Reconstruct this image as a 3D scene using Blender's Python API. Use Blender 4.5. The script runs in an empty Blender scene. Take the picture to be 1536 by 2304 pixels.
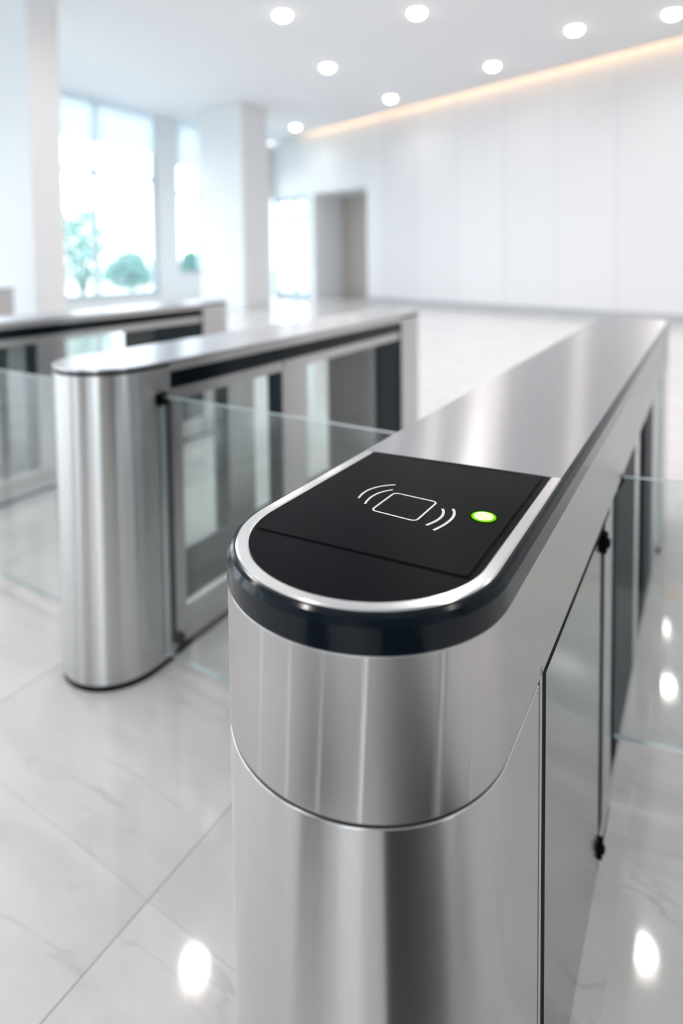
import bpy, math, random
from math import sin, cos, pi, radians
from mathutils import Vector, Matrix
random.seed(7)
scene = bpy.context.scene
COL = scene.collection

# ------------------------------------------------------------------ layout
TH = 0.55227                       # heading of the gate lanes, clockwise from +Y
EYE = 1.32455
G1 = (0.0277, 0.6872); R1 = 0.165
G2 = (-0.7551, 1.9546); R2 = 0.175
DX, DY = sin(TH), cos(TH)          # lane direction
NX, NY = cos(TH), -sin(TH)         # across the lanes, to the right
H = 5.4                            # ceiling height

# ------------------------------------------------------------------ materials
def new_mat(name):
    m = bpy.data.materials.new(name); m.use_nodes = True
    nt = m.node_tree
    for n in list(nt.nodes): nt.nodes.remove(n)
    out = nt.nodes.new('ShaderNodeOutputMaterial')
    return m, nt, out

def pbr(name, col, rough=.5, metal=0., **kw):
    m, nt, out = new_mat(name)
    b = nt.nodes.new('ShaderNodeBsdfPrincipled')
    b.inputs['Base Color'].default_value = (*col, 1)
    b.inputs['Roughness'].default_value = rough
    b.inputs['Metallic'].default_value = metal
    for k, v in kw.items():
        b.inputs[k.replace('_', ' ')].default_value = v
    nt.links.new(b.outputs[0], out.inputs[0])
    return m, nt, b

def brushed(name, col, rough, aniso, stretch, var=.05, bump=.02):
    """brushed steel; the brushing runs along U of the mesh's UV map"""
    m, nt, b = pbr(name, col, rough, 1.)
    L = nt.links.new
    uv = nt.nodes.new('ShaderNodeUVMap'); uv.uv_map = 'UVMap'
    mp = nt.nodes.new('ShaderNodeMapping'); mp.inputs['Scale'].default_value = (stretch[0], stretch[1], 1)
    L(uv.outputs[0], mp.inputs[0])
    nz = nt.nodes.new('ShaderNodeTexNoise'); nz.inputs['Scale'].default_value = 1; nz.inputs['Detail'].default_value = 3
    L(mp.outputs[0], nz.inputs['Vector'])
    r = nt.nodes.new('ShaderNodeMapRange'); r.inputs['To Min'].default_value = rough - var; r.inputs['To Max'].default_value = rough + var
    L(nz.outputs[0], r.inputs[0]); L(r.outputs[0], b.inputs['Roughness'])
    mx = nt.nodes.new('ShaderNodeMix'); mx.data_type = 'RGBA'
    mx.inputs[6].default_value = (*[c * .975 for c in col], 1); mx.inputs[7].default_value = (*[min(1, c * 1.02) for c in col], 1)
    L(nz.outputs[0], mx.inputs[0]); L(mx.outputs[2], b.inputs['Base Color'])
    tg = nt.nodes.new('ShaderNodeTangent'); tg.direction_type = 'UV_MAP'; tg.uv_map = 'UVMap'
    L(tg.outputs[0], b.inputs['Tangent'])
    b.inputs['Anisotropic'].default_value = aniso
    b.inputs['Anisotropic Rotation'].default_value = .25
    return m

STEEL = brushed('brushed_steel', (.56, .555, .55), .27, .95, (3, 420), .0)
STEEL_TOP = brushed('brushed_steel_top', (.58, .58, .60), .25, .93, (3, 700), .0)
POLISHED = brushed('fine_steel_panel', (.38, .41, .41), .15, .3, (3, 700), .03)
RIM = pbr('satin_rim', (.80, .80, .80), .20, 1.)[0]
BLACK = pbr('gloss_black_band', (.004, .008, .013), .14, Specular_IOR_Level=.22)[0]
PLATE = pbr('satin_black_plate', (.0030, .0042, .0058), .32, Specular_IOR_Level=.025)[0]
GAP = pbr('black_gap', (.003, .004, .005), .6, Specular_IOR_Level=.04)[0]
RUBBER = pbr('dark_rubber', (.010, .014, .018), .6, Specular_IOR_Level=.1)[0]
DARK = pbr('dark_anodised_post', (.022, .034, .042), .55, Specular_IOR_Level=.15)[0]
WHITEINK = pbr('white_print', (.80, .80, .82), .5)[0]

def glass_mat(name, tint, refl=1.0):
    m, nt, out = new_mat(name)
    L = nt.links.new
    tr = nt.nodes.new('ShaderNodeBsdfTransparent'); tr.inputs[0].default_value = (*tint, 1)
    gl = nt.nodes.new('ShaderNodeBsdfGlossy'); gl.inputs['Roughness'].default_value = .01
    gl.inputs[0].default_value = (refl, refl, refl, 1)
    fr = nt.nodes.new('ShaderNodeFresnel'); fr.inputs[0].default_value = 1.45
    ge = nt.nodes.new('ShaderNodeNewGeometry')       # the leaving face sees the inverse index
    mr = nt.nodes.new('ShaderNodeMapRange'); mr.inputs['To Min'].default_value = 1.45; mr.inputs['To Max'].default_value = 1 / 1.45
    L(ge.outputs['Backfacing'], mr.inputs[0]); L(mr.outputs[0], fr.inputs[0])
    mx = nt.nodes.new('ShaderNodeMixShader')
    L(fr.outputs[0], mx.inputs[0]); L(tr.outputs[0], mx.inputs[1]); L(gl.outputs[0], mx.inputs[2])
    L(mx.outputs[0], out.inputs[0])
    return m
GLASS = glass_mat('clear_gate_glass', (.935, .963, .96))
WGLASS = glass_mat('window_glass', (.96, .98, .985))
EDGE, nt_, b_ = pbr('glass_polished_edge', (.70, .88, .92), .15)
b_.inputs['Transmission Weight'].default_value = .35

def emit(name, col, s):
    m, nt, out = new_mat(name)
    e = nt.nodes.new('ShaderNodeEmission'); e.inputs[0].default_value = (*col, 1); e.inputs[1].default_value = s
    nt.links.new(e.outputs[0], out.inputs[0]); return m
LED_CORE = emit('led_core_light', (.80, 1., .42), 1.25)
LED_RING = emit('led_ring_light', (.20, .75, .012), .75)
LED_HALO = emit('led_glow_halo', (.09, .32, .01), .12)
LAMP = emit('downlight_light', (1., .88, .75), 8.)
COVE = emit('cove_strip_light', (1., .60, .30), 26.)

WALL = pbr('white_wall_paint', (.86, .875, .885), .6)[0]
CEIL = pbr('ceiling_paint', (.84, .85, .87), .7)[0]
COLUMN = pbr('column_plaster', (.84, .855, .87), .55)[0]
FRAME = pbr('window_frame_grey', (.50, .60, .65), .4)[0]
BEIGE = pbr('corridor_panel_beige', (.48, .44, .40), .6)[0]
BLIND, nt_, out_ = new_mat('roller_blind_fabric')
d_ = nt_.nodes.new('ShaderNodeBsdfDiffuse'); d_.inputs[0].default_value = (.80, .84, .87, 1)
t_ = nt_.nodes.new('ShaderNodeBsdfTranslucent'); t_.inputs[0].default_value = (.86, .92, .95, 1)
x_ = nt_.nodes.new('ShaderNodeMixShader'); x_.inputs[0].default_value = .55
nt_.links.new(d_.outputs[0], x_.inputs[1]); nt_.links.new(t_.outputs[0], x_.inputs[2]); nt_.links.new(x_.outputs[0], out_.inputs[0])
PAVE = pbr('outdoor_paving', (.45, .47, .47), .8)[0]
LEAF = pbr('teal_green_leaf', (.17, .36, .33), .5)[0]
BARK = pbr('bark', (.13, .12, .11), .8)[0]

def panel_wall_mat():
    m, nt, b = pbr('panelled_wall', (.86, .875, .89), .35)
    L = nt.links.new
    tc = nt.nodes.new('ShaderNodeUVMap'); tc.uv_map = 'UVMap'
    sp = nt.nodes.new('ShaderNodeSeparateXYZ'); L(tc.outputs[0], sp.inputs[0])
    d = nt.nodes.new('ShaderNodeMath'); d.operation = 'DIVIDE'; d.inputs[1].default_value = 1.35; L(sp.outputs[0], d.inputs[0])
    f = nt.nodes.new('ShaderNodeMath'); f.operation = 'FRACT'; L(d.outputs[0], f.inputs[0])
    g = nt.nodes.new('ShaderNodeMath'); g.operation = 'LESS_THAN'; g.inputs[1].default_value = .03; L(f.outputs[0], g.inputs[0])
    fl = nt.nodes.new('ShaderNodeMath'); fl.operation = 'FLOOR'; L(d.outputs[0], fl.inputs[0])
    wn = nt.nodes.new('ShaderNodeTexWhiteNoise'); wn.noise_dimensions = '1D'; L(fl.outputs[0], wn.inputs['W'])
    mr = nt.nodes.new('ShaderNodeMapRange'); mr.inputs['To Min'].default_value = .82; mr.inputs['To Max'].default_value = .87
    L(wn.outputs[0], mr.inputs[0])
    cb = nt.nodes.new('ShaderNodeCombineColor')
    L(mr.outputs[0], cb.inputs[0]); L(mr.outputs[0], cb.inputs[1])
    ad = nt.nodes.new('ShaderNodeMath'); ad.operation = 'ADD'; ad.inputs[1].default_value = .02
    L(mr.outputs[0], ad.inputs[0]); L(ad.outputs[0], cb.inputs[2])
    mx = nt.nodes.new('ShaderNodeMix'); mx.data_type = 'RGBA'; mx.inputs[7].default_value = (.76, .78, .80, 1)
    L(g.outputs[0], mx.inputs[0]); L(cb.outputs[0], mx.inputs[6]); L(mx.outputs[2], b.inputs['Base Color'])
    return m
PANELWALL = panel_wall_mat()

def floor_mat():
    m, nt, b = pbr('polished_marble_tiles', (.7, .7, .7), .05)
    L = nt.links.new
    N = lambda t: nt.nodes.new(t)
    def math_(op, a, v=None, c=None):
        n = N('ShaderNodeMath'); n.operation = op
        if hasattr(a, 'default_value') or not isinstance(a, (int, float)): L(a, n.inputs[0])
        else: n.inputs[0].default_value = a
        if v is not None:
            if isinstance(v, (int, float)): n.inputs[1].default_value = v
            else: L(v, n.inputs[1])
        return n.outputs[0]
    uv = N('ShaderNodeUVMap'); uv.uv_map = 'UVMap'      # metres in the lane frame of the nearest gate
    sp = N('ShaderNodeSeparateXYZ'); L(uv.outputs[0], sp.inputs[0])
    T = .83
    def joint(o, off):
        a = math_('DIVIDE', math_('ADD', o, off), T)
        f = math_('FRACT', a)
        d = math_('ABSOLUTE', math_('SUBTRACT', f, .5))
        return math_('GREATER_THAN', d, .5 - .0016 / T), math_('FLOOR', a)
    jx, ix = joint(sp.outputs[0], .635 + 40 * T)
    jy, iy = joint(sp.outputs[1], -.19 + 40 * T)
    wide = math_('GREATER_THAN', math_('ABSOLUTE', math_('SUBTRACT', sp.outputs[0], .195)), .05)   # one double-width course under the gate
    jx = math_('MULTIPLY', jx, wide)
    jt = math_('MAXIMUM', jx, math_('MULTIPLY', jy, .25))
    # per-tile tone and vein offset
    cv = N('ShaderNodeCombineXYZ'); L(ix, cv.inputs[0]); L(iy, cv.inputs[1])
    wn = N('ShaderNodeTexWhiteNoise'); wn.noise_dimensions = '3D'; L(cv.outputs[0], wn.inputs['Vector'])
    off = N('ShaderNodeVectorMath'); off.operation = 'MULTIPLY_ADD'; off.inputs[1].default_value = (7, 7, 7)
    L(wn.outputs['Color'], off.inputs[0]); L(uv.outputs[0], off.inputs[2])
    # thin broken veins
    rot = N('ShaderNodeMapping'); rot.inputs['Rotation'].default_value = (0, 0, radians(-35)); rot.inputs['Scale'].default_value = (1.0, 3.0, 1)
    L(off.outputs[0], rot.inputs[0])
    n1 = N('ShaderNodeTexNoise'); n1.inputs['Scale'].default_value = 1.1; n1.inputs['Detail'].default_value = 5; n1.inputs['Distortion'].default_value = .7
    L(rot.outputs[0], n1.inputs['Vector'])
    rid = math_('ABSOLUTE', math_('SUBTRACT', n1.outputs[0], .5))
    v = N('ShaderNodeMapRange'); v.inputs['From Min'].default_value = 0; v.inputs['From Max'].default_value = .016
    v.inputs['To Min'].default_value = 1; v.inputs['To Max'].default_value = 0
    L(rid, v.inputs[0])
    n2 = N('ShaderNodeTexNoise'); n2.inputs['Scale'].default_value = 5; n2.inputs['Detail'].default_value = 2
    L(off.outputs[0], n2.inputs['Vector'])
    mk = N('ShaderNodeMapRange'); mk.inputs['From Min'].default_value = .45; mk.inputs['From Max'].default_value = .7
    L(n2.outputs[0], mk.inputs[0])
    vein = math_('MULTIPLY', v.outputs[0], mk.outputs[0])
    n3 = N('ShaderNodeTexNoise'); n3.inputs['Scale'].default_value = 2.2; n3.inputs['Detail'].default_value = 6; n3.inputs['Distortion'].default_value = .5
    L(rot.outputs[0], n3.inputs['Vector'])
    base = N('ShaderNodeMix'); base.data_type = 'RGBA'
    base.inputs[6].default_value = (.775, .755, .745, 1); base.inputs[7].default_value = (.855, .838, .83, 1)
    cr = N('ShaderNodeMapRange'); cr.inputs['From Min'].default_value = .35; cr.inputs['From Max'].default_value = .6
    L(n3.outputs[0], cr.inputs[0]); L(cr.outputs[0], base.inputs[0])
    m2 = N('ShaderNodeMix'); m2.data_type = 'RGBA'; m2.inputs[7].default_value = (.36, .35, .34, 1)
    L(math_('MULTIPLY', vein, .38), m2.inputs[0]); L(base.outputs[2], m2.inputs[6])
    m3 = N('ShaderNodeMix'); m3.data_type = 'RGBA'; m3.inputs[7].default_value = (.30, .31, .32, 1)
    L(math_('MULTIPLY', jt, .8), m3.inputs[0]); L(m2.outputs[2], m3.inputs[6])
    L(m3.outputs[2], b.inputs['Base Color'])
    return m
FLOOR = floor_mat()
BASE_STRIP = pbr('base_strip_grey', (.50, .52, .54), .4)[0]
MAT = pbr('added_mat_dark', (.022, .024, .027), .95)[0]
DARK_COL = pbr('added_column_dark', (.035, .037, .04), .35)[0]

# ------------------------------------------------------------------ mesh helpers
class MB:
    def __init__(s): s.v = []; s.f = []; s.uv = []; s.mi = []
    def face(s, pts, uvs=None, mi=0):
        i = len(s.v); s.v += [tuple(p) for p in pts]
        s.f.append(list(range(i, i + len(pts))))
        s.uv.append(uvs or [(p[0], p[1]) for p in pts]); s.mi.append(mi)
    def ring_sides(s, ol, z0, z1, closed=True, mi=0, ol2=None):
        """wall of a vertical prism over outline ol (counter-clockwise); UV = (perimeter, height)"""
        n = len(ol); ol2 = ol2 or ol; u = 0
        base = len(s.v)
        s.v += [(p[0], p[1], z0) for p in ol] + [(p[0], p[1], z1) for p in ol2]
        for i in range(n if closed else n - 1):
            j = (i + 1) % n
            d = math.hypot(ol[j][0] - ol[i][0], ol[j][1] - ol[i][1])
            s.f.append([base + i, base + j, base + n + j, base + n + i])
            s.uv.append([(u, z0), (u + d, z0), (u + d, z1), (u, z1)]); s.mi.append(mi)
            u += d
        return base
    def prism(s, ol, z0, z1, mi=0, cap_mi=None):
        n = len(ol); b = s.ring_sides(ol, z0, z1, True, mi)
        cm = mi if cap_mi is None else cap_mi
        s.f.append([b + n + i for i in range(n)]); s.uv.append([tuple(ol[i]) for i in range(n)]); s.mi.append(cm)
        s.f.append([b + i for i in reversed(range(n))]); s.uv.append([tuple(ol[i]) for i in reversed(range(n))]); s.mi.append(cm)
    def box(s, x0, x1, y0, y1, z0, z1, mi=0, cap_mi=None):
        s.prism([(x0, y0), (x1, y0), (x1, y1), (x0, y1)], z0, z1, mi, cap_mi)
    def annulus(s, outer, inner, z0, z1, mi=0):
        """ring solid between two outlines with the same point count"""
        n = len(outer); b = len(s.v)
        for ol, z in ((outer, z0), (outer, z1), (inner, z1), (inner, z0)):
            s.v += [(p[0], p[1], z) for p in ol]
        for k in range(4):
            for i in range(n):
                j = (i + 1) % n; k2 = (k + 1) % 4
                q = [b + k * n + i, b + k * n + j, b + k2 * n + j, b + k2 * n + i]
                s.f.append(q); s.uv.append([(s.v[a][0], s.v[a][1]) for a in q]); s.mi.append(mi)
    def cyl(s, c, axis, r, h, n=24, mi=0):
        """cylinder centred at c along axis 'x','y' or 'z'"""
        b = len(s.v)
        for e in (-h / 2, h / 2):
            for i in range(n):
                a = 2 * pi * i / n; p = (r * cos(a), r * sin(a), e)
                if axis == 'x': p = (p[2], p[0], p[1])
                if axis == 'y': p = (p[1], p[2], p[0])
                s.v.append((c[0] + p[0], c[1] + p[1], c[2] + p[2]))
        for i in range(n):
            j = (i + 1) % n
            s.f.append([b + i, b + j, b + n + j, b + n + i]); s.uv.append([(i / n, 0), ((i + 1) / n, 0), ((i + 1) / n, h), (i / n, h)]); s.mi.append(mi)
        s.f.append([b + n + i for i in range(n)]); s.uv.append([(s.v[b + i][0], s.v[b + i][1]) for i in range(n)]); s.mi.append(mi)
        s.f.append([b + i for i in reversed(range(n))]); s.uv.append([(s.v[b + i][0], s.v[b + i][1]) for i in reversed(range(n))]); s.mi.append(mi)
    def build(s, name, mats, parent=None, bevel=0, seg=3, smooth=True, ang=40):
        me = bpy.data.meshes.new(name); me.from_pydata(s.v, [], s.f)
        uvl = me.uv_layers.new(name='UVMap')
        k = 0
        for p, us in zip(me.polygons, s.uv):
            for li, u in zip(p.loop_indices, us): uvl.data[li].uv = u
        for m in (mats if isinstance(mats, (list, tuple)) else [mats]): me.materials.append(m)
        for p, mi in zip(me.polygons, s.mi): p.material_index = mi
        me.validate(); me.update()
        if smooth:
            me.shade_smooth(); me.set_sharp_from_angle(angle=radians(ang))
        o = bpy.data.objects.new(name, me); COL.objects.link(o)
        if parent: o.parent = parent
        if bevel:
            b = o.modifiers.new('bevel', 'BEVEL'); b.width = bevel; b.segments = seg
            b.limit_method = 'ANGLE'; b.angle_limit = radians(40); b.harden_normals = True
        return o

def empty(name, loc, rz=0, parent=None):
    o = bpy.data.objects.new(name, None); COL.objects.link(o)
    o.location = loc; o.rotation_euler = (0, 0, rz); o.empty_display_size = .1
    if parent: o.parent = parent
    return o
def tag(o, label=None, cat=None, group=None, kind=None):
    if label: o['label'] = label
    if cat: o['category'] = cat
    if group: o['group'] = group
    if kind: o['kind'] = kind
    return o
def one_box(name, mat, parent, *a, bevel=0, **k):
    m = MB(); m.box(*a); return m.build(name, mat, parent, bevel=bevel, **k)

def stadium(r, L, k=.96, n=64):
    """outline of a bar with round ends, counter-clockwise, axis +Y; front cap centre at 0, back cap centre at L"""
    p = [(-r * cos(pi * i / n), -k * r * sin(pi * i / n)) for i in range(n + 1)]
    p += [(r * cos(pi * i / n), L + k * r * sin(pi * i / n)) for i in range(n + 1)]
    return p
def dshape(r, y1, k=.96, n=64, back=False, L=0):
    """outline with one round end (front) and a flat back at y1; with back=True round at L, flat at y1"""
    if not back:
        return [(-r * cos(pi * i / n), -k * r * sin(pi * i / n)) for i in range(n + 1)] + [(r, y1), (-r, y1)]
    return [(r * cos(pi * i / n), L + k * r * sin(pi * i / n)) for i in range(n + 1)] + [(-r, y1), (r, y1)]

def ribbon(path, w, z, z1):
    """flat printed stroke along a 2-D path, as a thin solid"""
    m = MB(); n = len(path); L_, R_ = [], []
    closed = path[0] == path[-1]
    if closed: path = path[:-1]; n -= 1
    for i in range(n):
        a = path[(i - 1) % n] if (closed or i > 0) else path[i]
        b = path[(i + 1) % n] if (closed or i < n - 1) else path[i]
        dx, dy = b[0] - a[0], b[1] - a[1]; l = math.hypot(dx, dy) or 1
        nx, ny = -dy / l * w / 2, dx / l * w / 2
        L_.append((path[i][0] + nx, path[i][1] + ny)); R_.append((path[i][0] - nx, path[i][1] - ny))
    rng = range(n if closed else n - 1)
    for i in rng:
        j = (i + 1) % n
        for za in (z, z1):
            m.face([(*R_[i], za), (*R_[j], za), (*L_[j], za), (*L_[i], za)])
        m.face([(*R_[i], z), (*R_[j], z), (*R_[j], z1), (*R_[i], z1)])
        m.face([(*L_[i], z), (*L_[j], z), (*L_[j], z1), (*L_[i], z1)])
    if not closed:
        for i in (0, n - 1): m.face([(*R_[i], z), (*L_[i], z), (*L_[i], z1), (*R_[i], z1)])
    return m
def rounded_poly(pts, rad, n=6):
    out = []
    N = len(pts)
    for i in range(N):
        p = Vector(pts[i]); a = Vector(pts[i - 1]); b = Vector(pts[(i + 1) % N])
        da = (a - p).normalized(); db = (b - p).normalized()
        for t in range(n + 1):
            s = t / n
            q = (p + da * rad) * (1 - s) ** 2 + p * 2 * s * (1 - s) + (p + db * rad) * s ** 2
            out.append((q.x, q.y))
    return out
def bez3(p0, pm, p2, n=20):
    """smooth arc through three points"""
    p0, pm, p2 = Vector(p0), Vector(pm), Vector(p2)
    c = pm * 2 - (p0 + p2) / 2
    return [tuple((p0 * (1 - t) ** 2 + c * 2 * t * (1 - t) + p2 * t * t)) for t in [i / n for i in range(n + 1)]]

def glass_wing(parent, hinge, ang, length, z0, z1, t=.012, knobs=()):
    """hinged glass barrier leaf with rounded free corners and bright polished edges"""
    m = MB()
    rad = .05
    ol = [(0, z0), (length - rad, z0)]
    ol += [(length - rad + rad * sin(a), z0 + rad - rad * cos(a)) for a in [pi / 2 * i / 8 for i in range(1, 9)]]
    ol += [(length - rad + rad * cos(a), z1 - rad + rad * sin(a)) for a in [pi / 2 * i / 8 for i in range(0, 9)]]
    ol += [(0, z1)]
    n = len(ol)
    m.face([(x, -t / 2, z) for x, z in ol], [(x, z) for x, z in ol], 0)
    m.face([(x, t / 2, z) for x, z in reversed(ol)], [(x, z) for x, z in reversed(ol)], 0)
    for i in range(n):
        j = (i + 1) % n
        a, b = ol[i], ol[j]
        m.face([(a[0], -t / 2, a[1]), (a[0], t / 2, a[1]), (b[0], t / 2, b[1]), (b[0], -t / 2, b[1])], None, 1)
    o = m.build('glass_wing', [GLASS, EDGE], parent, smooth=False)
    o.location = (hinge[0], hinge[1], 0); o.rotation_euler = (0, 0, ang)
    return o
def clamp(parent, x, y, z, s=1.):
    m = MB(); m.box(x - .016 * s, x + .022 * s, y - .022 * s, y + .022 * s, z - .026 * s, z + .026 * s)
    m.cyl((x + .022 * s, y, z), 'x', .014 * s, .014 * s)
    return m.build('wing_clamp', GAP, parent, bevel=.004)
def pane(parent, x, y0, y1, z0, z1, t=.006):
    m = MB()
    ol = [(y0, z0), (y1, z0), (y1, z1), (y0, z1)]
    m.face([(x + t / 2, y, z) for y, z in ol], ol, 0)
    m.face([(x - t / 2, y, z) for y, z in reversed(ol)], list(reversed(ol)), 0)
    for i in range(4):
        a, b = ol[i], ol[(i + 1) % 4]
        m.face([(x - t / 2, *a), (x - t / 2, *b), (x + t / 2, *b), (x + t / 2, *a)], None, 1)
    return m.build('glass_panel', [GLASS, EDGE], parent, smooth=False)

def frame_bay(root, xs, y0, y1, ztop, zbot, posts, panes, steel=STEEL, zr0=.02, zr=.05):
    """the open glazed middle of a gate, on both sides"""
    for s in (-1, 1):
        x0, x1 = sorted((s * (xs - .028), s * xs))
        one_box('top_rail', steel, root, x0, x1, y0, y1, ztop - zr, ztop, bevel=.002)
        one_box('bottom_rail', steel, root, x0, x1, y0, y1, zr0, zbot, bevel=.002)
        for a, b, mt in posts:
            one_box('post', mt, root, x0 + (.001 if s < 0 else 0), x1 - (.001 if s > 0 else 0), a, b, zbot, ztop - zr, bevel=.002)
        for a, b in panes:
            pane(root, s * (xs - .014), a, b, zbot - .004, ztop - zr + .004)

# ------------------------------------------------------------------ gate with the card reader (nearest)
def make_reader_gate():
    r, L, k = R1, 2.70, .95
    root = empty('speed_gate', (G1[0], G1[1], 0), -TH)
    seam = 1 - .1972
    # lower steel body of the near pedestal and the far one
    m = MB(); m.prism(dshape(r, .1335, k), .03, seam - .0038); m.build('pedestal_body', STEEL, root, bevel=.0015)
    m = MB(); m.prism(dshape(r, L - .35, k, back=True, L=L), .03, seam - .0038); m.build('pedestal_body', STEEL, root, bevel=.0015)
    one_box('cover_strip', STEEL, root, -r, r, .1385, .150, .03, seam + .012, bevel=.001)
    # dark core that shows in the gaps
    m = MB(); m.prism(dshape(r - .007, .16, k), .0, 1 - .038); m.build('inner_core', GAP, root)
    m = MB(); m.prism(dshape(r - .007, L - .34, k, back=True, L=L), .0, 1 - .038); m.build('inner_core', GAP, root)
    one_box('inner_core', GAP, root, -.128, .128, .161, .72, .0, .78)
    # upper steel module, running the whole length
    m = MB(); m.annulus(stadium(r, L, k), stadium(r - .006, L, k), seam, 1 - .0356 - .0012)
    m.build('upper_housing', STEEL, root, bevel=.0012)
    one_box('housing_underside', GAP, root, -r + .007, r - .007, .16, L - .34, seam + .002, seam + .006)
    # black band
    m = MB(); st = [stadium(a, L, k) for a in (r + .0005, r + .0005, r - .0035, r - .0072, r - .0105)]
    zs = (.9644, .990, .9965, .9992, .9995)
    for a in range(4): m.ring_sides(st[a], zs[a], zs[a + 1], ol2=st[a + 1])
    m.ring_sides(stadium(r - .02, L, k), .9644, .9644, ol2=st[0])
    m.build('black_band', BLACK, root, ang=70)
    # silver rim around the deck
    pbk = lambda x: .285 + .1 * x                     # back edge of the plate, slightly skewed
    def ushape(a): return [(-a, pbk(-a))] + [(-a * cos(pi * i / 96), -k * a * sin(pi * i / 96)) for i in range(97)] + [(a, pbk(a))]
    m = MB(); ro = [ushape(a) for a in (r - .0098, r - .0098, r - .0115, r - .0225, r - .0245, r - .0245)]
    zr = (.990, .9998, 1.0012, 1.0012, .9998, .990)
    for a in range(5): m.ring_sides(ro[a], zr[a], zr[a + 1], closed=False, ol2=ro[a + 1])
    m.build('silver_rim', RIM, root, ang=70)
    # reader deck: black plate at the front, steel deck behind
    ri = r - .0245
    pb = lambda x: .285 + .1 * x                      # back edge of the plate, slightly skewed
    ol = [(-ri * cos(pi * i / 64), -k * (r - .0245) * sin(pi * i / 64)) for i in range(65)] + [(ri, pb(ri)), (-ri, pb(-ri))]
    m = MB(); m.prism(ol, .985, .9993); pl = m.build('reader_plate', PLATE, root, bevel=.0008)
    pl['label'] = 'satin black card reader plate'
    rd_ = r - .0099
    ol = [(-rd_, pb(-rd_) + .0010), (rd_, pb(rd_) + .0010)] + [(rd_ * cos(pi * i / 64), L + k * rd_ * sin(pi * i / 64)) for i in range(65)]
    m = MB(); m.prism(ol, .985, 1.0010); m.build('top_deck', STEEL_TOP, root)
    # card panel set into the plate: a groove and the raised panel
    cp = [(-.1275, -.050), (.1335, -.030), (.1325, .2905), (-.1370, .2680)]
    m = MB(); m.prism(rounded_poly(cp, .006), .9985, .9997); g = m.build('panel_groove', GAP, pl)
    ins = .0022
    cq = [(cp[0][0] + ins, cp[0][1] + ins), (cp[1][0] - ins, cp[1][1] + ins), (cp[2][0] - ins, cp[2][1] - ins), (cp[3][0] + ins, cp[3][1] - ins)]
    m = MB(); m.prism(rounded_poly(cq, .005), .9985, 1.0006); m.build('card_panel', PLATE, pl, bevel=.0007)
    zi, zi1 = 1.0005, 1.00085
    sq = rounded_poly([(-.031, .065), (.032, .0635), (.0325, .131), (-.0305, .1315)], .008)
    ribbon(sq + [sq[0]], .0027, zi, zi1).build('card_symbol', WHITEINK, pl, smooth=False)
    for a, b, c, w in (((-.0425, .158), (-.0650, .128), (-.0640, .090), .0030), ((-.0375, .1395), (-.0505, .112), (-.0475, .078), .0030),
                       ((.0465, .1145), (.0545, .090), (.0475, .060), .0036), ((.0580, .121), (.0675, .093), (.0605, .052), .0036)):
        ribbon(bez3(a, b, c), w, zi, zi1).build('wave_symbol', WHITEINK, pl, smooth=False)
    # status light
    m = MB(); m.cyl((.100, .1175, 1.0006), 'z', .0178, .0006, 48); hb_ = m.build('glow_halo', LED_HALO, pl)  # dim emissive disc standing in for the glow spread around the light
    m = MB(); m.cyl((.100, .1175, 1.0008), 'z', .0152, .0012, 48); lg = m.build('status_light', LED_RING, pl)
    lg['label'] = 'glowing green status light'
    m = MB(); m.cyl((.100, .1175, 1.0010), 'z', .0122, .0018, 48); m.build('light_core', LED_CORE, lg)
    # foot
    m = MB(); m.prism(dshape(r - .004, .15, k), 0, .03); m.build('base_plinth', RUBBER, root)
    m = MB(); m.prism(dshape(r - .004, L - .34, k, back=True, L=L), 0, .03); m.build('base_plinth', RUBBER, root)
    # middle: closed steel panel, then the glazed frame with posts
    for s in (-1, 1):
        x0, x1 = sorted((s * .130, s * .150))
        one_box('side_panel', POLISHED, root, x0, x1, .172, .722, .006, seam - .010, bevel=.001)
    xs = .150
    one_box('bottom_sill', RUBBER, root, -.12, .12, .78, L - .34, 0, .02)
    frame_bay(root, xs, .738, L - .34, seam - .004, .055,
              [(.800, .915, STEEL), (1.0, 1.40, DARK), (1.40, 1.52, STEEL), (1.72, 2.05, DARK), (2.05, L - .342, STEEL)], [(.738, .800), (.915, 1.0), (1.52, 1.72)], zr0=.02, zr=.035)
    one_box('foot', GAP, root, .128, .1495, .815, .900, 0, .0195)
    clamp(root, .144, .742, .722, .75); clamp(root, .144, .738, .050, .65)
    for s in (-1, 1):
        x0, x1 = sorted((s * .140, s * (r - .0005)))
        one_box('edge_gasket', GAP, root, x0, x1, .1520, .1715, .006, seam - .001)
        one_box('edge_gasket', GAP, root, x0, sorted((x0, x1))[1] if s > 0 else x1, .1715, .735, seam - .012, seam - .001)
    one_box('hinge_strip', GAP, root, .128, .1495, .724, .736, .006, seam - .012)
    glass_wing(root, (.155, .925), radians(13), 1.0, .170, .806, .014)
    clamp(root, .150, .918, .800, .7)
    return root

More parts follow.
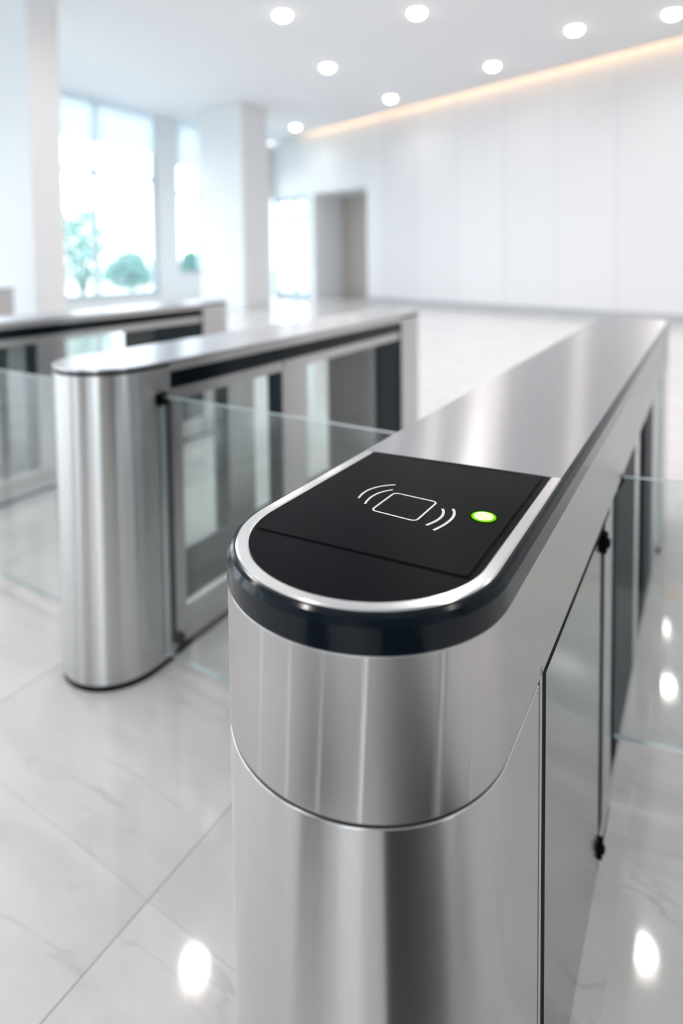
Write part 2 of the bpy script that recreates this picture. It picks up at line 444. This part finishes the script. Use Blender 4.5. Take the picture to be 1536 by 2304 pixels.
def make_plain_gate(loc, L, wing_l=.90, wing=True, k=1.0):
    r = R2
    root = empty('speed_gate', (loc[0], loc[1], 0), -TH)
    pe = .088
    pf = L - .37
    m = MB(); m.prism(dshape(r, pe, k), .022, .979); m.build('pedestal_body', STEEL, root, bevel=.0015)
    m = MB(); m.prism(dshape(r, pf, k, back=True, L=L - r), .022, .979); m.build('pedestal_body', STEEL, root, bevel=.0015)
    m = MB(); m.prism(dshape(r - .004, pe, k), .0, .022); m.build('base_plinth', RUBBER, root)
    m = MB(); m.prism(dshape(r - .004, pf, k, back=True, L=L - r), .0, .022); m.build('base_plinth', RUBBER, root)
    m = MB(); m.prism(stadium(r - .0015, L - r, k), .979, .991); m.build('shadow_gap', GAP, root)
    m = MB(); m.prism(stadium(r, L - r, k), .991, 1.0); m.build('top_cap', STEEL_TOP, root, bevel=.002)
    for s in (-1, 1):
        x0, x1 = sorted((s * (r - .012), s * (r - .001)))
        one_box('steel_lip', STEEL, root, x0, x1, pe + .001, pf - .001, .962, .989)
    one_box('black_band', BLACK, root, -r + .004, r - .004, pe + .001, pf - .001, .905, .975)
    frame_bay(root, .165, pe, pf, .904, .150,
              [(pe, .150, STEEL), (.635, .700, DARK), (.700, .880, STEEL), (1.545, L - .372, DARK)],
              [(.150, .635), (.880, 1.545)], zr0=.03, zr=.042)
    one_box('bottom_sill', RUBBER, root, -.162, .162, pe, pf, .0, .03)
    one_box('wing_hinge', DARK, root, r - .002, r + .006, .074, .086, .06, .87)
    if wing:
        glass_wing(root, (r + .004, .047), radians(0), wing_l, .045, .892, .012)
        clamp(root, r - .002, .050, .882, .8); clamp(root, r - .006, .112, .055, .6)
    for y in (.118, .72):
        m = MB(); m.cyl((.166, y, .885), 'x', .012, .008); m.build('bolt', STEEL, root)
    return root

def at2(xl, yl):   # lane-frame offset from the second gate to the world
    return (G2[0] + xl * NX + yl * DX, G2[1] + xl * NY + yl * DY)

g1 = tag(make_reader_gate(), 'nearest steel speed gate with black card reader top and glowing green light', 'turnstile', 'speed gates')
g2 = tag(make_plain_gate(G2, 2.17), 'brushed steel speed gate with plain silver top, in the middle behind the card reader', 'turnstile', 'speed gates')
g3 = tag(make_plain_gate(at2(-1.73, 0.0), 2.36, wing_l=1.35), 'steel speed gate with black band, behind the middle gate at left', 'turnstile', 'speed gates')
g4 = tag(make_plain_gate(at2(-5.85, .5), 2.5, wing=False), 'grey end of a far gate at the left edge of the photo', 'turnstile', 'speed gates')

# ------------------------------------------------------------------ room shell
C = Vector((-2.45, 21.58))
wdir = Vector((-4.03, -7.05)).normalized()       # along the window wall, towards us
rdir = Vector((5.29, -5.82)).normalized()        # along the long panelled wall, towards us
def struct(o, label=None):
    o['kind'] = 'structure'
    if label: o['label'] = label
    return o
def lane_uv(x, y):
    dx, dy = x - G1[0], y - G1[1]
    return (dx * NX + dy * NY, dx * DX + dy * DY)
R_END = C + rdir * 24
WEND = C + wdir * 31
REAR = -7.0
room = [C, WEND, Vector((WEND.x, REAR)), Vector((R_END.x, REAR)), R_END]
room_ccw = room
def flat(name, pts, z0, z1, mat):
    m = MB(); n = len(pts)
    m.face([(p[0], p[1], z1) for p in pts], [lane_uv(p[0], p[1]) for p in pts])
    m.face([(p[0], p[1], z0) for p in reversed(pts)], [lane_uv(p[0], p[1]) for p in reversed(pts)])
    for i in range(n):
        a, b = pts[i], pts[(i + 1) % n]
        m.face([(a[0], a[1], z0), (b[0], b[1], z0), (b[0], b[1], z1), (a[0], a[1], z1)])
    return m.build(name, mat, smooth=False)
big = [C + Vector((0, .3)), WEND + Vector((-.3, 0)), Vector((WEND.x - .3, REAR - .3)), Vector((R_END.x + .3, REAR - .3)), R_END + Vector((.3, 0))]
# corridor behind the opening in the panelled wall needs floor and ceiling too
ext = [C + Vector((0, .3)), WEND + Vector((-.3, 0)), Vector((WEND.x - .3, REAR - .3)), Vector((R_END.x + .3, REAR - .3)), R_END + Vector((.3, 0)),
       C + rdir * 6 + Vector((4, 4.4)), C + rdir * 2 + Vector((3.6, 4.0))]
struct(flat('floor', ext, -.15, 0, FLOOR))
rn_in = Vector((rdir.y, -rdir.x))                # normal of the panelled wall
if rn_in.dot(Vector((0, 5)) - C) < 0: rn_in = -rn_in
wn_in = Vector((wdir.y, -wdir.x))
if wn_in.dot(Vector((0, 5)) - C) < 0: wn_in = -wn_in
cove = .22
cA = C + rn_in * cove; cB = R_END + rn_in * cove
struct(flat('ceiling', [cA + wdir * 0, WEND + Vector((-.3, 0)), Vector((WEND.x - .3, REAR - .3)), Vector((R_END.x + .3, REAR - .3)), cB + rdir * .3], H, H + .12, CEIL))

def wall_box(name, base, d, s0, s1, z0, z1, t, nrm, mat, parent=None):
    """upright slab along direction d from base, between s0 and s1, thickness t outwards (against nrm)"""
    m = MB()
    a = base + d * s0; b = base + d * s1; o = -nrm * t
    P = [a, b, b + o, a + o]
    L_ = abs(s1 - s0)
    def q(p, z): return (p.x, p.y, z)
    ua = [s0, s1, s1, s0]
    for i in range(4):
        j = (i + 1) % 4
        m.face([q(P[i], z0), q(P[j], z0), q(P[j], z1), q(P[i], z1)], [(ua[i], z0), (ua[j], z0), (ua[j], z1), (ua[i], z1)])
    m.face([q(p, z1) for p in P]); m.face([q(p, z0) for p in reversed(P)])
    return m.build(name, mat, parent, smooth=False)

# panelled wall (right of the picture); opening between s=2.3 and s=4.75, glazing from s=.1 to 2.1
S_OP0, S_OP1 = 2.33, 4.80
HT = H + .45
w = struct(wall_box('wall_right', C, rdir, S_OP1, 24, 0, HT, .25, rn_in, PANELWALL))
wall_box('wall_header', C, rdir, 0, S_OP1, 3.45, HT, .25, rn_in, WALL, w)
wall_box('wall_pier', C, rdir, 2.08, S_OP0, 0, 3.45, .25, rn_in, WALL, w)
struct(wall_box('wall_base_strip', C + rn_in * .02, rdir, S_OP1 + .02, 23.9, 0, .16, .018, rn_in, BASE_STRIP))  # darker grey strip along the foot of the wall
# closing lid and warm strip of the light cove
cv = struct(wall_box('trim_1', C + rn_in * (cove + .10), rdir, .0, 24, H + .12, HT, .04, rn_in, CEIL))
m_ = flat('cove_lid', [C - rn_in * .1, C + rn_in * (cove + .2), R_END + rn_in * (cove + .2), R_END - rn_in * .1], HT, HT + .05, CEIL)
m_.parent = cv
st_ = empty('cove_light', (0, 0, 0))
o_ = wall_box('light_strip', C + rn_in * (cove + .055), rdir, 2.0, 23.5, H + .20, H + .23, .03, rn_in, COVE, st_)
o_ = wall_box('strip_channel', C + rn_in * (cove + .058), rdir, 2.0, 23.5, H + .17, H + .199, .06, rn_in, CEIL, st_)
tag(st_, 'warm strip light hidden in the slot where the ceiling meets the panelled wall', 'light')
# corridor seen through the opening
D_ = 1.25
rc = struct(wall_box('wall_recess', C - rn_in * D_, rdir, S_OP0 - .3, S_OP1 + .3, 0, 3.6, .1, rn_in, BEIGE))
wall_box('recess_side', C + rdir * S_OP0 - rn_in * .25, -rn_in, 0, D_ - .25, 0, 3.6, .1, rdir, COLUMN, rc)
wall_box('recess_side', C + rdir * S_OP1 - rn_in * .25, -rn_in, 0, D_ - .25, 0, 3.6, .1, -rdir, COLUMN, rc)
wall_box('recess_top', C - rn_in * .25, rdir, S_OP0 - .1, S_OP1 + .1, 3.45, 3.55, D_, rn_in, CEIL, rc)
# glazed entrance beside the column
def glazing(name, base, d, s0, s1, z0, z1, nrm, verts_, bars, fw=.06, depth=.10, label=None, fmat=FRAME):
    root = empty(name, (*(base + d * s0), 0)); inv = None
    def add(nm, a, b, c, e, t, mat, off=0):
        bb = base - Vector((*((base + d * s0)),)) - nrm * off
        return wall_box(nm, bb, d, a, b, c, e, t, nrm, mat, root)
    add('frame_top', s0, s1, z1 - fw, z1, depth, fmat)
    add('frame_bottom', s0, s1, z0, z0 + fw, depth, fmat)
    add('frame_side', s0, s0 + fw, z0 + fw, z1 - fw, depth, fmat); add('frame_side', s1 - fw, s1, z0 + fw, z1 - fw, depth, fmat)
    for v in verts_: add('mullion', v - fw / 2, v + fw / 2, z0 + fw, z1 - fw, depth * .9, fmat, .003)
    for z in bars: add('transom', s0 + fw, s1 - fw, z - fw / 2, z + fw / 2, depth * .8, fmat, .006)
    add('glass', s0 + fw * .5, s1 - fw * .5, z0 + fw * .5, z1 - fw * .5, .012, WGLASS, .045)
    struct(root, label)
    return root
glazing('door_1', C, rdir, .05, 2.08, 0, 3.45, rn_in, [1.3], [2.75], .20, label='glazed entrance door beside the free-standing column')

# window wall on the left: piers and tall windows
wbase = C
bays = [(.6, 3.05), (3.45, 4.58), (5.31, 9.35)]
s = 10.1
while s < 29: bays.append((s, s + 4.0)); s += 4.7
prev = 0.0
ww = None
for i, (a, b) in enumerate(bays):
    o = wall_box('wall_left' if ww is None else 'wall_pier', wbase, wdir, prev, a, 0, H, .35, wn_in, COLUMN, ww)
    if ww is None: ww = struct(o)
    zsill = .35 if i != 1 else .9
    wall_box('sill_wall', wbase, wdir, a, b, 0, zsill, .35, wn_in, COLUMN, ww)
    mull = [a + (b - a) * .5] if b - a > 2 else []
    if i == 2: mull = [7.32]
    g = glazing('window_%d' % (i + 1), wbase - wn_in * .12, wdir, a, b, zsill, H - .02, wn_in, mull, [3.55] if i != 1 else [3.3], .12)
    bl = wall_box('roller_blind', wbase - wn_in * .06, wdir, a + .04, b - .04, 4.28 if i != 1 else 4.05, H, .008, wn_in, BLIND)
    g['label'] = ('tall window with leafy shrubs outside, right of the left pillar' if i == 2 else
                  'narrow bright window between two pale pillars' if i == 1 else 'tall window of the left wall, out of view')
    if i == 2: tag(bl, 'pale roller blind drawn part way down over the wide left window', 'blind', 'roller blinds')
    elif i == 1: tag(bl, 'pale roller blind over the narrow window beside the column', 'blind', 'roller blinds')
    else: tag(bl, 'pale roller blind over a window outside the picture or hidden', 'blind', 'roller blinds')
    prev = b
wall_box('wall_pier', wbase, wdir, prev, 31, 0, H, .35, wn_in, COLUMN, ww)

# the two free-standing columns
def column(name, B, t, s_, label):
    n = Vector((-wn_in.x, -wn_in.y)); wv = -wdir
    P = [B, B + wv * s_, B + n * t + wv * s_, B + n * t]
    m = MB(); m.prism([(p.x, p.y) for p in reversed(P)], 0, H)
    return tag(m.build(name, COLUMN, bevel=.015), label, None, None, 'structure')
column('column', Vector((-2.55, 15.8)), 1.50, 1.10, 'white square column between the window wall and the entrance')
column('column', Vector((-4.33, 8.5)), 1.35, .50, 'large white pillar at the left edge')

# unseen rear facade: windows and dark piers set out for stripes in the steel, and the blank right end
rb = Vector((WEND.x, REAR)); rd = Vector((1, 0)); rn = Vector((0, 1))
W_ = R_END.x - WEND.x
rear = None; s = 0.; prev = 0.
PIER = pbr('grey_stone_pier', (.16, .17, .18), .4)[0]
xs_ = [(a - WEND.x, b - WEND.x) for a, b in ((-16.8, -14.4), (-13.8, -11.2), (-5.4, -4.6), (-3.9, -1.5), (6.8, 9.4), (11.2, 12.6)) if b < R_END.x - .2]
for i, (a, b) in enumerate(xs_):
    o = wall_box('wall_rear' if rear is None else 'wall_pier', rb, rd, prev, a, 0, H, .4, rn, PIER, rear)
    if rear is None: rear = struct(o)
    g = glazing('window_%d' % (20 + i), rb - rn * .1, rd, a, b, .1, 4.9, rn, [], [2.6], .06)
    g['label'] = 'unseen window behind the viewer, placed for bright stripes in the steel'
    wall_box('lintel', rb, rd, a, b, 4.9, H, .4, rn, PIER, rear)
    wall_box('sill_wall', rb, rd, a, b, 0, .1, .4, rn, PIER, rear)
    prev = b
wall_box('wall_pier', rb, rd, prev, W_, 0, H, .4, rn, PIER, rear)
struct(wall_box('wall_end', Vector((R_END.x, REAR)), Vector((0, 1)), 0, R_END.y - REAR, 0, H, .3, Vector((-1, 0)), WALL))
struct(wall_box('wall_link', WEND, Vector((0, -1)), 0, WEND.y - REAR, 0, H, .3, Vector((1, 0)), WALL))

# unseen dark columns and mats, added to put dark stripes in the steel
def added_column(x, y, rr, label):
    m = MB(); m.prism([(x + rr * cos(2 * pi * i / 48), y + rr * sin(2 * pi * i / 48)) for i in range(48)], 0, H)
    return tag(m.build('column', DARK_COL), label, kind='structure')
added_column(2.3, -5.4, .5, 'unseen dark column behind the viewer, added for stripes in the steel')
added_column(-4.1, -3.6, .4, 'unseen dark column behind the viewer at left, added for stripes in the steel')
added_column(4.3, -1.6, .36, 'unseen dark column behind the viewer at right, added for stripes in the steel')
def added_mat(x0, x1, y0, y1, label, rz=0):
    o = empty('added_mat', ((x0 + x1) / 2, (y0 + y1) / 2, 0), rz)
    w, d = (x1 - x0) / 2, (y1 - y0) / 2; e = .03
    one_box('pile', MAT, o, -w, w, -d, d, 0, .012)
    m = MB()
    m.annulus([(-w - e, -d - e), (w + e, -d - e), (w + e, d + e), (-w - e, d + e)], [(-w, -d), (w, -d), (w, d), (-w, d)], 0, .010)
    m.build('rubber_border', RUBBER, o, smooth=False)
    tag(o, label, 'mat', 'dark mats added behind the viewer')
added_mat(.10, .85, -4.6, .32, 'long dark mat added straight behind the viewer to darken the steel reflections')
added_mat(-1.65, -1.25, -2.1, .3, 'narrow dark mat added behind the viewer for the steel reflections, on the window side', radians(-45))
added_mat(1.9, 2.7, -1.7, .1, 'small dark mat added behind the viewer for the steel reflections, on the panelled wall side')

# ------------------------------------------------------------------ downlights
def make_downlight(loc):
    root = empty('downlight', (loc[0], loc[1], H))
    n = 40
    c1 = lambda r_: [(r_ * cos(2 * pi * i / n), r_ * sin(2 * pi * i / n)) for i in range(n)]
    m = MB(); m.annulus(c1(.150), c1(.131), -.006, .0); m.build('trim_ring', RIM, root)
    m = MB(); nn = 8                                   # opal dome
    for e in range(nn - 1):
        a, b = pi / 2 * e / nn, pi / 2 * (e + 1) / nn
        m.ring_sides(c1(.130 * cos(b)), -.002 - .085 * sin(b), -.002 - .085 * sin(a), ol2=c1(.130 * cos(a)))
    a = pi / 2 * (nn - 1) / nn
    m.face([(p[0], p[1], -.002 - .085 * sin(a)) for p in reversed(c1(.130 * cos(a)))])
    m.build('opal_dome', LAMP, root)
    return root
def copy_tree(o, parent=None):
    c = o.copy(); COL.objects.link(c)
    if parent: c.parent = parent
    for ch in list(o.children): copy_tree(ch, c)
    return c
lamps = [((-.94, 10.25), 'round ceiling downlight at the top centre-left, nearest left in its row'),
         ((1.30, 10.21), 'round ceiling downlight at the very top, centre of the ceiling'),
         ((4.24, 11.02), 'round ceiling downlight near the panelled wall, second from the right edge'),
         ((5.63, 10.35), 'round ceiling downlight cut by the top right corner'),
         ((-.25, 13.02), 'round ceiling downlight in the second row, left one'),
         ((3.27, 13.04), 'round ceiling downlight in the second row, right one closer to the warm cove'),
         ((1.30, 15.57), 'round ceiling downlight in the third row, close to the warm cove'),
         ((-1.37, 18.78), 'faint farthest ceiling downlight above the glazed entrance')]
hid = [(-2.58, 7.37), (-1.81, 7.0), (-1.43, 5.3), (2.78, 5.37), (4.91, 8.88), (-8.0, 15.5), (1.3, 7.3), (6.6, 7.6)]
hid += [(-8.6, 3.2), (-5.4, 3.2), (-2.3, 3.2), (4.2, 3.2), (7.5, 3.2), (-8.6, .1), (-5.5, .1), (-2.6, .1), (3.2, .1), (6.3, .1), (9.4, .1),  # unseen lamps, set out to streak the steel and brighten the foreground
        (-7.4, -3), (-4.4, -3), (-1.25, -3), (4.1, -3), (7.6, -3)]
proto = None
for loc, lab in lamps + [(p, 'unseen round downlight, for glows on the floor and added streaks in the steel') for p in hid]:
    if proto is None: o = proto = make_downlight(loc)
    else: o = copy_tree(proto); o.location = (loc[0], loc[1], H)
    near = loc[1] < 9
    ln = 'downlight_beam_near' if near else 'downlight_beam_far'
    ld = bpy.data.lights.get(ln)
    if ld is None:
        ld = bpy.data.lights.new(ln, 'SPOT'); ld.energy = 64 if near else 27; ld.spot_size = radians(165); ld.spot_blend = .9
        ld.shadow_soft_size = .09; ld.color = (1, .94, .90)
    lo = bpy.data.objects.new('downlight_beam', ld); COL.objects.link(lo); lo.location = (loc[0], loc[1], H - .155)
    tag(o, lab, 'ceiling light', 'recessed ceiling downlights' if loc not in hid else 'downlights above the picture')

# ------------------------------------------------------------------ outdoors
struct(flat('ground_outside', [(-90, -60), (60, -60), (60, 90), (-90, 90)], -.35, -.2, PAVE))
def shrub(loc, h, rad, label, seed):
    rnd = random.Random(seed)
    root = empty('leafy_shrub', (loc[0], loc[1], -.2))
    m = MB()
    for k in range(5):
        a = rnd.uniform(0, 2 * pi); tx, ty = cos(a) * rad * .4, sin(a) * rad * .4
        n = 6
        for e in range(4):
            z0 = h * .7 * e / 4; z1 = h * .7 * (e + 1) / 4
            r0 = .05 * (1 - e / 5); r1_ = .05 * (1 - (e + 1) / 5)
            p0 = (tx * e / 4, ty * e / 4); p1 = (tx * (e + 1) / 4, ty * (e + 1) / 4)
            m.ring_sides([(p0[0] + r0 * cos(2 * pi * q / n), p0[1] + r0 * sin(2 * pi * q / n)) for q in range(n)], z0, z1,
                         ol2=[(p1[0] + r1_ * cos(2 * pi * q / n), p1[1] + r1_ * sin(2 * pi * q / n)) for q in range(n)])
    m.build('stem', BARK, root)
    m = MB()
    for k in range(1200):
        while True:
            x, y, z = (rnd.uniform(-1, 1) for _ in range(3))
            if x * x + y * y + z * z < 1: break
        taper = 1 - .45 * (z * .5 + .5)
        c = Vector((x * rad * taper, y * rad * taper, h * .55 + z * h * .45))
        u = Vector((rnd.gauss(0, 1), rnd.gauss(0, 1), rnd.gauss(0, .6))).normalized(); v = u.orthogonal().normalized()
        l = rnd.uniform(.08, .17)
        m.face([c - u * l, c + v * l * .45, c + u * l, c - v * l * .45])
    m.build('foliage', LEAF, root, smooth=False)
    return tag(root, label, 'shrub', 'shrubs outside the windows')
shrub((-10.0, 23.2), 3.7, 1.55, 'tall leafy shrub outside the wide window, left of its mullion', 1)
shrub((-9.3, 26.6), 2.0, 1.4, 'lower spreading shrub outside the wide window, right of its mullion', 2)
shrub((-6.45, 25.8), 2.0, .7, 'small shrub outside the narrow window', 3)

# ------------------------------------------------------------------ sky and sun
wd_ = bpy.data.worlds.new('World'); scene.world = wd_; wd_.use_nodes = True
bg = wd_.node_tree.nodes['Background']
bg.inputs[0].default_value = (.885, .943, 1.0, 1); bg.inputs[1].default_value = 4.0

# ------------------------------------------------------------------ camera
cam = bpy.data.cameras.new('camera'); co = bpy.data.objects.new('camera', cam); COL.objects.link(co)
F, PY, PITCH, ROLL = 1352.126, 645.785, .04771, .0098
cam.sensor_fit = 'HORIZONTAL'; cam.sensor_width = 24.0
cam.lens = F / 1536 * 24.0
cam.shift_y = -(1152 - PY) / 1536
fwd = Vector((0, cos(PITCH), -sin(PITCH)))
up = Vector((0, sin(PITCH), cos(PITCH)))
right = Vector((1, 0, 0))
r2 = right * cos(ROLL) - up * sin(ROLL) * -1 * -1
# image x axis = X*c + y*s (y down), so right' = right*c - up*s ; down' = -right*s - up*c
rx = right * cos(ROLL) - up * sin(ROLL)
ux = right * sin(ROLL) + up * cos(ROLL)
M = Matrix((( rx.x, ux.x, -fwd.x, 0), (rx.y, ux.y, -fwd.y, 0), (rx.z, ux.z, -fwd.z, EYE), (0, 0, 0, 1)))
co.matrix_world = M
cam.clip_start = .05; cam.clip_end = 300
cam.dof.use_dof = True; cam.dof.focus_distance = .76; cam.dof.aperture_fstop = 1.6
scene.camera = co

vs = scene.view_settings
scene.display_settings.display_device = 'sRGB'
vs.view_transform = 'Standard'; vs.look = 'None'; vs.gamma = 1; vs.use_curve_mapping = False
vs.exposure = 0.40
cy = scene.cycles
cy.max_bounces = 12; cy.diffuse_bounces = 4; cy.glossy_bounces = 5; cy.transmission_bounces = 8; cy.transparent_max_bounces = 24
cy.sample_clamp_indirect = 8; cy.caustics_reflective = False; cy.caustics_refractive = False
cy.use_denoising = True
cy.use_adaptive_sampling = True; cy.adaptive_threshold = .015
